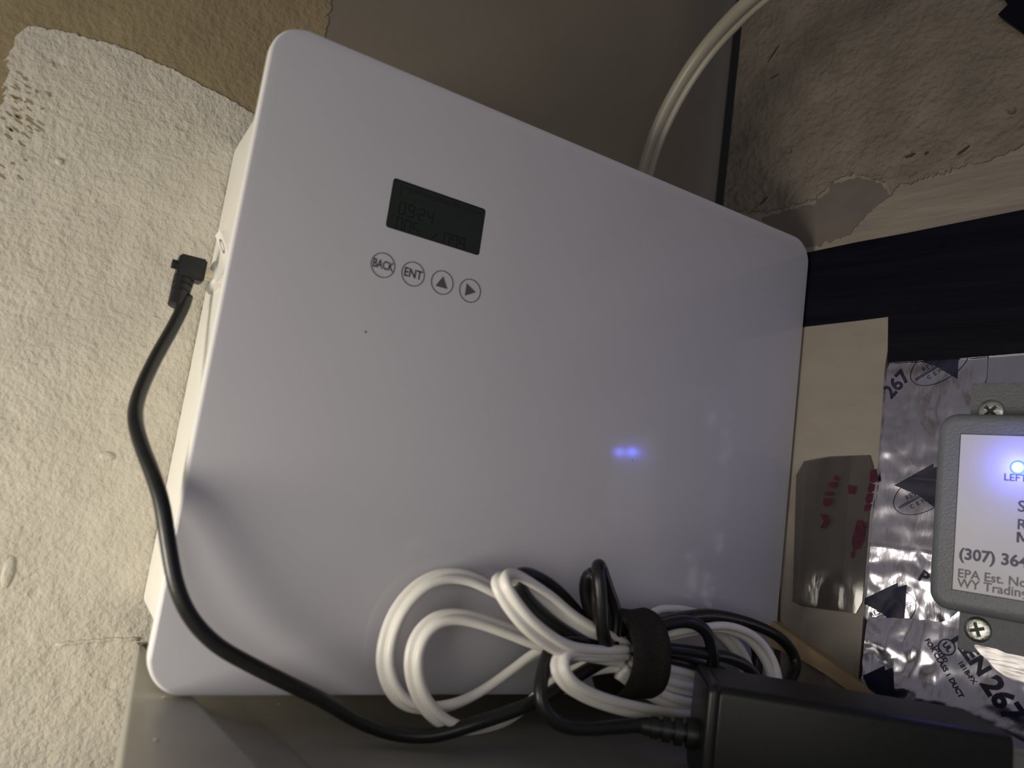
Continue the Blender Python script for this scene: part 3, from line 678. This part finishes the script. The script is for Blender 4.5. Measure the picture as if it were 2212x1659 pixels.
pts = pts + [(0.30, pts[-1][1] - 0.02), (0.30, 0.50), (pts[0][0], 0.50)]
prism(bm, pts, 0.0, 0.003); o = obj('black_patch', bm, M['btape']); o.matrix_world = RW @ Matrix.Translation((0, 0, 0.0023))  # flat black slab laid over the plaster
tag(o, 'jagged flat black patch in the upper right corner over the plaster', 'tape')

# beige sheet with an added smoky film standing in for a reflection in it
sp = [(-0.01599, 0.19985), (-0.00058, 0.20048), (0.02928, 0.20182), (0.04416, 0.20274), (0.04513, 0.18443), (0.04416, 0.17457), (0.0444, 0.15011), (0.04405, 0.1213), (0.04246, 0.09758), (0.04233, 0.0606), (0.04245, 0.03356), (0.04187, -0.00186), (0.03231, -0.02643), (0.0062, -0.03517)]
bs, T = rthing('metal_sheet', 'beige painted metal sheet between the machine and the foil tape', 'sheet', sp[5][0] - 0.02, -0.03)
bm = bmesh.new(); prism(bm, sp, 0.0006, 0.0042); robj('sheet', bm, M['sheet'], bs, T)
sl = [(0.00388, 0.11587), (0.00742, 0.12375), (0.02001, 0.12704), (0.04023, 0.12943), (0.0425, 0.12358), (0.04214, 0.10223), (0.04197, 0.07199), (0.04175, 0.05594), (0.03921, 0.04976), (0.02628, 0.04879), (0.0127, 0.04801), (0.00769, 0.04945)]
sv, T2 = rthing('reflection_patch', 'smoky sleeve with illegible magenta lettering stuck on the beige sheet', 'film', sl[7][0] - 0.02, sl[9][1], 0.0022)
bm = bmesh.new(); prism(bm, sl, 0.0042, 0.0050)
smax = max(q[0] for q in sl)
def lean(s): return 0.118 * (smax - s)  # outward tilt added so the film mirrors the assumed side lamp
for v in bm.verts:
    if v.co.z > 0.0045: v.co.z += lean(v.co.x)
robj('film', bm, M['film'], sv, T2, True, 30)
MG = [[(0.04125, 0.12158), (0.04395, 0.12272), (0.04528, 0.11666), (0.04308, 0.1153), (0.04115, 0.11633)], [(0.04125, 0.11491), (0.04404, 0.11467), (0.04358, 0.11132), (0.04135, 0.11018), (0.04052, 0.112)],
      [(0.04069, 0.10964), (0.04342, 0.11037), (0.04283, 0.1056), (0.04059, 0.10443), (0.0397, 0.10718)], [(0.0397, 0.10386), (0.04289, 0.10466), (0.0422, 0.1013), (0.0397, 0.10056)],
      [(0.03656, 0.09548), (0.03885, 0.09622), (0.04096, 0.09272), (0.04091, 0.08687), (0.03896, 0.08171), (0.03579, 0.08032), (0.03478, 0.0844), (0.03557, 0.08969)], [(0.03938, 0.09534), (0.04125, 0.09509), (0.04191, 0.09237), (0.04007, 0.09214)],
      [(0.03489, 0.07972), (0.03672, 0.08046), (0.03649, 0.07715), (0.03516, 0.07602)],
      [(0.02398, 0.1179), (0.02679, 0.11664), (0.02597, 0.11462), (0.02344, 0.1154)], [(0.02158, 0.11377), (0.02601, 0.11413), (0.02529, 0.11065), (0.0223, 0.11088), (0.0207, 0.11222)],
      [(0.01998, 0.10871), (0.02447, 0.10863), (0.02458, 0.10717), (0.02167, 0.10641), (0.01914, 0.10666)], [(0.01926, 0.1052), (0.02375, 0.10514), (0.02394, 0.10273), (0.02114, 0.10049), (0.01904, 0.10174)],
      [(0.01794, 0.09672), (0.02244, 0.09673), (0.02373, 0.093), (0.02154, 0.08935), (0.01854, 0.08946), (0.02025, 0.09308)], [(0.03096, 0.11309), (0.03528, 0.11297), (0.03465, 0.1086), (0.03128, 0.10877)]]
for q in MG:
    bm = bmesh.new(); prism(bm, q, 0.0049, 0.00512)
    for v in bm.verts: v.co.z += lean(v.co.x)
    robj('reflected_letter', bm, M['magenta'], sv, T2)

# wooden batten
wb = [(-0.00622, 0.0394), (-6e-05, 0.03676), (0.01808, 0.02932), (0.03786, 0.02129), (0.0573, 0.0129), (0.07114, 0.0068)]
wl = [(0.06539, 0.00094), (0.0477, 0.01024), (0.02876, 0.01786), (0.01369, 0.02221), (-0.00046, 0.0241), (-0.00747, 0.02443)]
bm = bmesh.new(); prism(bm, wb + wl, 0.0043, 0.0105)
o = obj('wood_batten', bm, M['wood']); o.matrix_world = RW
tag(o, 'thin tan wooden batten slanting down behind the adapter along the right wall', 'batten')

# foil tapes
def foil_h(s, z, amp, crum, seed):
    h = amp * (noise.noise(Vector((s * 28, z * 75, seed))) + 0.45 * noise.noise(Vector((s * 70, z * 150, seed + 4))))
    if crum > 0:
        a = abs(noise.noise(Vector((s * 62, z * 62, seed + 8)))); b = abs(noise.noise(Vector((s * 135, z * 120, seed + 2))))
        h += crum * (a + 0.5 * b)
    if seed == 37: h += max(0.0, 0.052 - z) * 0.14  # lower piece flared outward, shaped to mirror the brighter room
    return h
def in_poly(x, y, P):
    c = False; j = len(P) - 1
    for i in range(len(P)):
        if (P[i][1] > y) != (P[j][1] > y) and x < (P[j][0] - P[i][0]) * (y - P[i][1]) / (P[j][1] - P[i][1]) + P[i][0]: c = not c
        j = i
    return c
def foil_sheet(name, poly, n0, amp, crum, seed, m, parent, T, step=0.0009):
    s0, s1 = min(p[0] for p in poly), max(p[0] for p in poly); z0, z1 = min(p[1] for p in poly), max(p[1] for p in poly)
    bm = bmesh.new(); g = {}
    ns, nz = int((s1 - s0) / step) + 1, int((z1 - z0) / step) + 1
    ok = [[in_poly(s0 + (i + .5) * step, z0 + (j + .5) * step, poly) for j in range(nz)] for i in range(ns)]
    def vert(i, j):
        if (i, j) not in g:
            s, z = s0 + i * step, z0 + j * step; g[(i, j)] = bm.verts.new((s, z, n0 + foil_h(s, z, amp(s, z), crum(s, z), seed)))
        return g[(i, j)]
    for i in range(ns):
        for j in range(nz):
            if ok[i][j]: bm.faces.new((vert(i, j), vert(i + 1, j), vert(i + 1, j + 1), vert(i, j + 1)))
    # smooth the stair-stepped outline
    bd = [v for v in bm.verts if v.is_boundary]
    for _ in range(4):
        new = {}
        for v in bd:
            nb = [e.other_vert(v) for e in v.link_edges if e.is_boundary]
            if len(nb) == 2: new[v] = v.co * 0.5 + (nb[0].co + nb[1].co) * 0.25
        for v, c in new.items(): v.co = c
    # thickness: fold the rim back to the wall
    ed = [e for e in bm.edges if e.is_boundary]
    r = bmesh.ops.extrude_edge_only(bm, edges=ed)
    for v in [x for x in r['geom'] if isinstance(x, bmesh.types.BMVert)]: v.co.z -= 0.0006
    return robj(name, bm, m, parent, T, True, 60)
def printed(VF, fn, n0, amp, crum, seed, parent, T, m, name='printed_mark', lift=0.00018, cut=0.0012):
    """print conformed to the foil relief"""
    bm = bmesh.new(); vs = [bm.verts.new((*fn(*v), 0)) for v in VF[0]]
    for f in VF[1]:
        try: bm.faces.new([vs[i] for i in f])
        except ValueError: pass
    lo = Vector((min(v.co.x for v in bm.verts), min(v.co.y for v in bm.verts))); hi = Vector((max(v.co.x for v in bm.verts), max(v.co.y for v in bm.verts)))
    for ax_, a, b in ((0, lo.x, hi.x), (1, lo.y, hi.y)):
        k = a + cut
        while k < b:
            co = (k, 0, 0) if ax_ == 0 else (0, k, 0); no = (1, 0, 0) if ax_ == 0 else (0, 1, 0)
            bmesh.ops.bisect_plane(bm, geom=bm.verts[:] + bm.edges[:] + bm.faces[:], plane_co=co, plane_no=no); k += cut
    bmesh.ops.triangulate(bm, faces=bm.faces[:])
    for v in bm.verts: v.co.z = n0 + foil_h(v.co.x, v.co.y, amp(v.co.x, v.co.y), crum(v.co.x, v.co.y), seed) + lift
    bmesh.ops.recalc_face_normals(bm, faces=bm.faces[:])
    for f in bm.faces:
        if f.normal.z < 0: f.normal_flip()
    return robj(name, bm, m, parent, T, flat=True)
def poly_vf(P): return [tuple(p) for p in P], [tuple(range(len(P)))]
def ident(x, y): return (x, y)
def stroke_vf(P, w, closed=False):
    V, F = [], []; n = len(P)
    for i in range(n):
        a = Vector(P[(i - 1) % n] if (closed or i > 0) else P[i]); b = Vector(P[(i + 1) % n] if (closed or i < n - 1) else P[i])
        d = (b - a).normalized(); q = Vector((-d.y, d.x)) * w / 2; p = Vector(P[i]); V += [tuple(p + q), tuple(p - q)]
    for i in range(n if closed else n - 1):
        j = (i + 1) % n; F.append((2 * i, 2 * i + 1, 2 * j + 1, 2 * j))
    return V, F
def text_fn(p0, p1):
    """place text centred between two wall points, baseline direction p0 -> p1"""
    a, b = Vector(p0), Vector(p1); c0 = (a + b) / 2; d = (b - a).normalized(); q = Vector((-d.y, d.x))
    return lambda x, y: tuple(c0 + d * x + q * y)

# tape 1: the strip left of the control box
ampA = lambda s, z: 0.00045 if z > 0.05 else 0.0006
cruA = lambda s, z: 0.0004 if z > 0.12 else (0.0002 if z > 0.085 else 0.0007)
pA = [(0.04619, 0.17895), (0.06536, 0.18021), (0.09081, 0.18107), (0.09077, 0.16887), (0.0881, 0.15855), (0.0855, 0.1509), (0.08564, 0.10686), (0.08513, 0.05794), (0.0786, 0.05198), (0.0705, 0.05283), (0.0624, 0.04942), (0.04951, 0.04804), (0.04236, 0.04746), (0.04233, 0.0606), (0.04246, 0.09758), (0.04405, 0.1213), (0.0444, 0.15011), (0.04416, 0.17457)]
fA, TA = rthing('foil_tape', 'shiny aluminium foil tape strip left of the grey control box', 'tape', 0.075, 0.05, 0.0012)
foil_sheet('foil', pA, 0.0024, ampA, cruA, 11, M['foil'], fA, TA)
def logo(cx, cy, parent, T, n0, amp, cru, seed, tri=True):
    """ellipse with a two-word name and a jagged dark peak; sizes in wall metres, centre (cx, cy)"""
    A = math.radians(35); ca, sa = math.cos(A), math.sin(A); a_, b_ = 0.0150, 0.0085
    el = [(cx + a_ * math.cos(t) * ca - b_ * math.sin(t) * sa, cy + a_ * math.cos(t) * sa + b_ * math.sin(t) * ca) for t in [2 * math.pi * i / 60 for i in range(60)]]
    printed(stroke_vf(el, 0.00035, True), ident, n0, amp, cru, seed, parent, T, M['ink'], 'logo_ring')
    ln = [(cx - 0.0135 * ca, cy - 0.0135 * sa), (cx + 0.0135 * ca, cy + 0.0135 * sa)]
    for off in (-0.0002, -0.0009):
        printed(stroke_vf([(x - sa * off, y + ca * off) for x, y in ln], 0.0003), ident, n0, amp, cru, seed, parent, T, M['ink'], 'logo_line', 0.00026)
    f = lambda x, y: (cx + x * ca - (y + 0.0016) * sa, cy + x * sa + (y + 0.0016) * ca)
    printed(text_mesh('RESEARCH', 0.0034, 0.00005), f, n0, amp, cru, seed, parent, T, M['ink'], 'logo_lettering')
    f = lambda x, y: (cx + x * ca - (y - 0.0032) * sa, cy + x * sa + (y - 0.0032) * ca)
    printed(text_mesh('C  E  N  T  E  R', 0.0026, 0.00003), f, n0, amp, cru, seed, parent, T, M['ink'], 'logo_lettering')
    P = [(-0.0133, 0.0028), (0.0042, 0.0148), (0.0045, 0.0128), (0.0085, 0.0146), (0.0085, -0.0080), (-0.0020, -0.0010)]
    if tri: printed(poly_vf([(cx + x, cy + y) for x, y in P]), ident, n0, amp, cru, seed, parent, T, M['ink'], 'logo_peak', 0.00022)
for (cx, cy) in ((0.06981, 0.17721), (0.0656, 0.1124), (0.0527, 0.05313)):
    logo(cx, cy, fA, TA, 0.0024, ampA, cruA, 11)
printed(text_mesh('267', 0.0098, 0.0003), text_fn((0.04636, 0.16228), (0.05375, 0.17142)), 0.0024, ampA, cruA, 11, fA, TA, M['ink'], 'lettering')
printed(text_mesh('P', 0.0075, 0.0003), text_fn((0.06619, 0.0737), (0.07108, 0.07147)), 0.0024, ampA, cruA, 11, fA, TA, M['ink'], 'lettering')
# tape 2: upper right piece behind the box
ampB = lambda s, z: 0.00025
cruB = lambda s, z: 0.00015
pB = [(0.0912, 0.18106), (0.10562, 0.18135)]; pB = [pB[0], (0.50, pB[1][1] + 0.01)] + [(0.50, 0.10)] + [(0.08692, 0.13758), (0.08713, 0.14981), (0.08889, 0.15856), (0.09118, 0.16841)]
fB, TB = rthing('foil_tape', 'foil tape piece above and behind the grey control box', 'tape', 0.12, 0.155, 0.0012)
foil_sheet('foil', pB, 0.0031, ampB, cruB, 23, M['foil'], fB, TB)
# tape 3: crumpled lower piece
ampC = lambda s, z: 0.0006
cruC = lambda s, z: 0.0010 if s < 0.078 else 0.00035
pC = [(0.0445, 0.04925), (0.06224, 0.05199), (0.07851, 0.05365), (0.08957, 0.06505)] + [(0.50, 0.095), (0.50, -0.0135)] + [(0.075, -0.0135)] + [(0.04643, -0.00911), (0.04501, 0.02309)]
fC, TC = rthing('foil_tape', 'crumpled foil tape below the grey control box with large dark lettering', 'tape', 0.10, 0.0, 0.0012)
foil_sheet('foil', pC, 0.0032, ampC, cruC, 37, M['foil'], fC, TC)
kw = (0.0032, ampC, cruC, 37, fC, TC, M['ink'], 'lettering')
printed(text_mesh('267', 0.0122, 0.0005), text_fn((0.09994, 0.03136), (0.10873, 0.02151)), *kw)
printed(text_mesh('KEN', 0.0090, 0.0004, squash=1.08), text_fn((0.08448, 0.04874), (0.09705, 0.03541)), *kw)
printed(text_mesh('FOR CLASS 1 DUCT', 0.0031, 0.00012), text_fn((0.07437, 0.04191), (0.08688, 0.02581)), *kw)
printed(text_mesh('LISTED', 0.0026, 0.0001), text_fn((0.07586, 0.04265), (0.0817, 0.03619)), *kw)
printed(text_mesh('181B-FX', 0.0029, 0.0001), text_fn((0.08688, 0.03751), (0.09318, 0.03071)), *kw)
cu = (0.08095, 0.04299)
printed(stroke_vf([(cu[0] + 0.0034 * math.cos(2 * math.pi * i / 32), cu[1] + 0.0034 * math.sin(2 * math.pi * i / 32)) for i in range(32)], 0.0006, True), ident, 0.0032, ampC, cruC, 37, fC, TC, M['ink'], 'seal_ring')
printed(text_mesh('UL', 0.0034, 0.0002), text_fn((0.07972, 0.04416), (0.08217, 0.04184)), *kw)
pe = (0.05493, 0.01942)
printed(poly_vf([(pe[0] + x, pe[1] + y) for x, y in ((-0.009, 0.002), (0.000, 0.009), (0.0005, 0.007), (0.004, 0.009), (0.008, -0.012), (-0.004, -0.006))]), ident, 0.0032, ampC, cruC, 37, fC, TC, M['ink'], 'logo_peak', 0.0003)
# scuffed dark foil band under the box
pD = [(0.0929, 0.04703), (0.09981, 0.04703), (0.11239, 0.04611)] + [(0.30, 0.044), (0.30, 0.022)] + [(0.11276, 0.03592), (0.10641, 0.03657), (0.10195, 0.03853), (0.09673, 0.04335)]
fD, TD = rthing('foil_tape', 'dull scuffed foil strip directly under the lower screw', 'tape', 0.14, 0.03, 0.0012)
foil_sheet('foil', pD, 0.0092, lambda s, z: 0.0004, lambda s, z: 0.0004, 41, M['foildull'], fD, TD)

# ================================================================== CONTROL BOX
bx0, bx1, bz0, bz1 = 0.0795, 0.166, 0.0608, 0.1480
cb, T = rthing('control_box', 'grey plastic control box with a pale label and a glowing blue light', 'control box', 0.1225, bz0, 0.0)
bm = bmesh.new(); rounded_slab(bm, bx0, bz0, bx1, bz1, 0.0085, 0.006, 0.0300, 0.0045, 6, 'XY', 10); case = robj('housing', bm, M['boxgrey'], cb, T, True, 60)
bm = bmesh.new(); box(bm, (0.0865, 0.0435, 0.0052), (0.158, 0.166, 0.0086))
bmesh.ops.bevel(bm, geom=bm.edges[:], offset=0.0006, segments=2, affect='EDGES'); tab = robj('mounting_plate', bm, M['plategrey'], cb, T, True, 40)
LB = [(0.08988, 0.13811), (0.08944, 0.07018)]
lb0, lb1 = LB[0][0], 0.155; lt, lbz = LB[0][1], LB[1][1]
bm = bmesh.new(); box(bm, (lb0 - 0.0004, lbz - 0.0004, 0.0298), (lb1 + 0.0004, lt + 0.0004, 0.03003)); robj('label_border', bm, M['recess'], cb, T)
bm = bmesh.new(); box(bm, (lb0, lbz, 0.0298), (lb1, lt, 0.03010)); lab = robj('label', bm, M['label'], cb, T)
NF = 0.03016
def ltext(s, size, x, z, m, bold=0.0, align='LEFT', squash=1.0):
    VF = text_mesh(s, size, bold, align, squash); bm = flat_bm(VF, lambda a, b: (x + a, z + b, NF)); robj('lettering', bm, m, lab, T, flat=True)
t1, t2, t3, t4 = [(0.09158, 0.08561), (0.09146, 0.07725), (0.09166, 0.07314), (0.10723, 0.12015)]
ltext('(307) 364-0340', 0.0066, t1[0], t1[1], M['labeltext'], 0.00022, squash=1.0)
ltext('EPA Est. No  994', 0.0052, t2[0], t2[1], M['labelgrey'], 0.00010)
ltext('WY Trading Inc', 0.0052, t3[0], t3[1], M['labelgrey'], 0.00010)
ltext('LEFT C', 0.0042, t4[0], t4[1], M['labeltext'], 0.00008)
q1, q2, q3 = [(0.11281, 0.10832), (0.11276, 0.10078), (0.11296, 0.09563)]
ltext('S', 0.0066, q1[0], q1[1], M['labeltext'], 0.0001); ltext('R', 0.0062, q2[0], q2[1], M['labeltext'], 0.0001); h_, w_, t_ = 0.0022, 0.0052, 0.0010
strokes = ([(0, -h_), (t_, -h_), (t_, h_), (0, h_)], [(w_ - t_, -h_), (w_, -h_), (w_, h_), (w_ - t_, h_)], [(t_ * 0.2, h_), (w_ / 2 - t_ * 0.5, -h_ * 0.75), (w_ / 2, -h_ * 0.75), (w_ / 2, -h_ * 0.2), (t_ * 1.15, h_)], [(w_ - t_ * 1.15, h_), (w_ / 2, -h_ * 0.2), (w_ / 2, -h_ * 0.75), (w_ / 2 + t_ * 0.5, -h_ * 0.75), (w_ - t_ * 0.2, h_)])
bm = bmesh.new()
for q in strokes: bm.faces.new([bm.verts.new((q3[0] + x, q3[1] + y, NF)) for x, y in q])
robj('lettering', bm, M['labeltext'], lab, T, flat=True)
ld = [(0.11235, 0.12467)][0]
for k, (lx, lz) in enumerate((ld, (ld[0] + 0.0205, ld[1]))):
    bm = bmesh.new(); lathe(bm, [(0.0022, 0.0), (0.0021, 0.0008), (0.0015, 0.0015), (0.0006, 0.0019)], (lx, lz, 0.0301), (0, 0, 1), 24)
    le = robj('led', bm, M['led'], cb, T, True)
    bm = bmesh.new(); ring2d(bm, lx, lz, 0.0021, 0.0029, 0.0300, 0.0305); robj('led_rim', bm, M['ledrim'], le, T)
    L = bpy.data.lights.new('led_light', 'POINT'); L.energy = 0.014; L.color = (0.12, 0.14, 1.0); L.shadow_soft_size = 0.003
    o = bpy.data.objects.new('led_light', L); COL.objects.link(o); o.location = RW @ Vector((lx, lz, 0.0365))
for k, ((sx, sz), tl) in enumerate((((0.09431, 0.05376), 20), ((0.09529, 0.15229), 45))):
    mw = RW @ Matrix.Translation((sx, sz, 0.0086))
    s_ = thing('screw', ('cross-head zinc screw in the plate below the control box', 'cross-head screw half hidden above the control box')[k], 'screw', mw=mw)
    bm = bmesh.new(); lathe(bm, [(0.0056, -0.0030), (0.0056, 0.0002), (0.0052, 0.0009), (0.0040, 0.0013), (0.0015, 0.0014)], (0, 0, 0), (0, 0, 1), 36)
    hd = obj('head', bm, M['screw'], s_, True, 50)
    bm = bmesh.new(); a = math.radians(tl)
    w_, l_ = 0.00075, 0.0031
    P = [(w_, w_), (w_, l_), (-w_, l_), (-w_, w_), (-l_, w_), (-l_, -w_), (-w_, -w_), (-w_, -l_), (w_, -l_), (w_, -w_), (l_, -w_), (l_, w_)]
    prism(bm, [(x * math.cos(a) - y * math.sin(a), x * math.sin(a) + y * math.cos(a)) for x, y in P], 0.0002, 0.00148)  # raised dark cross, the slot's shade is put into its colour
    obj('cross_slot_shade', bm, M['recess'], s_)
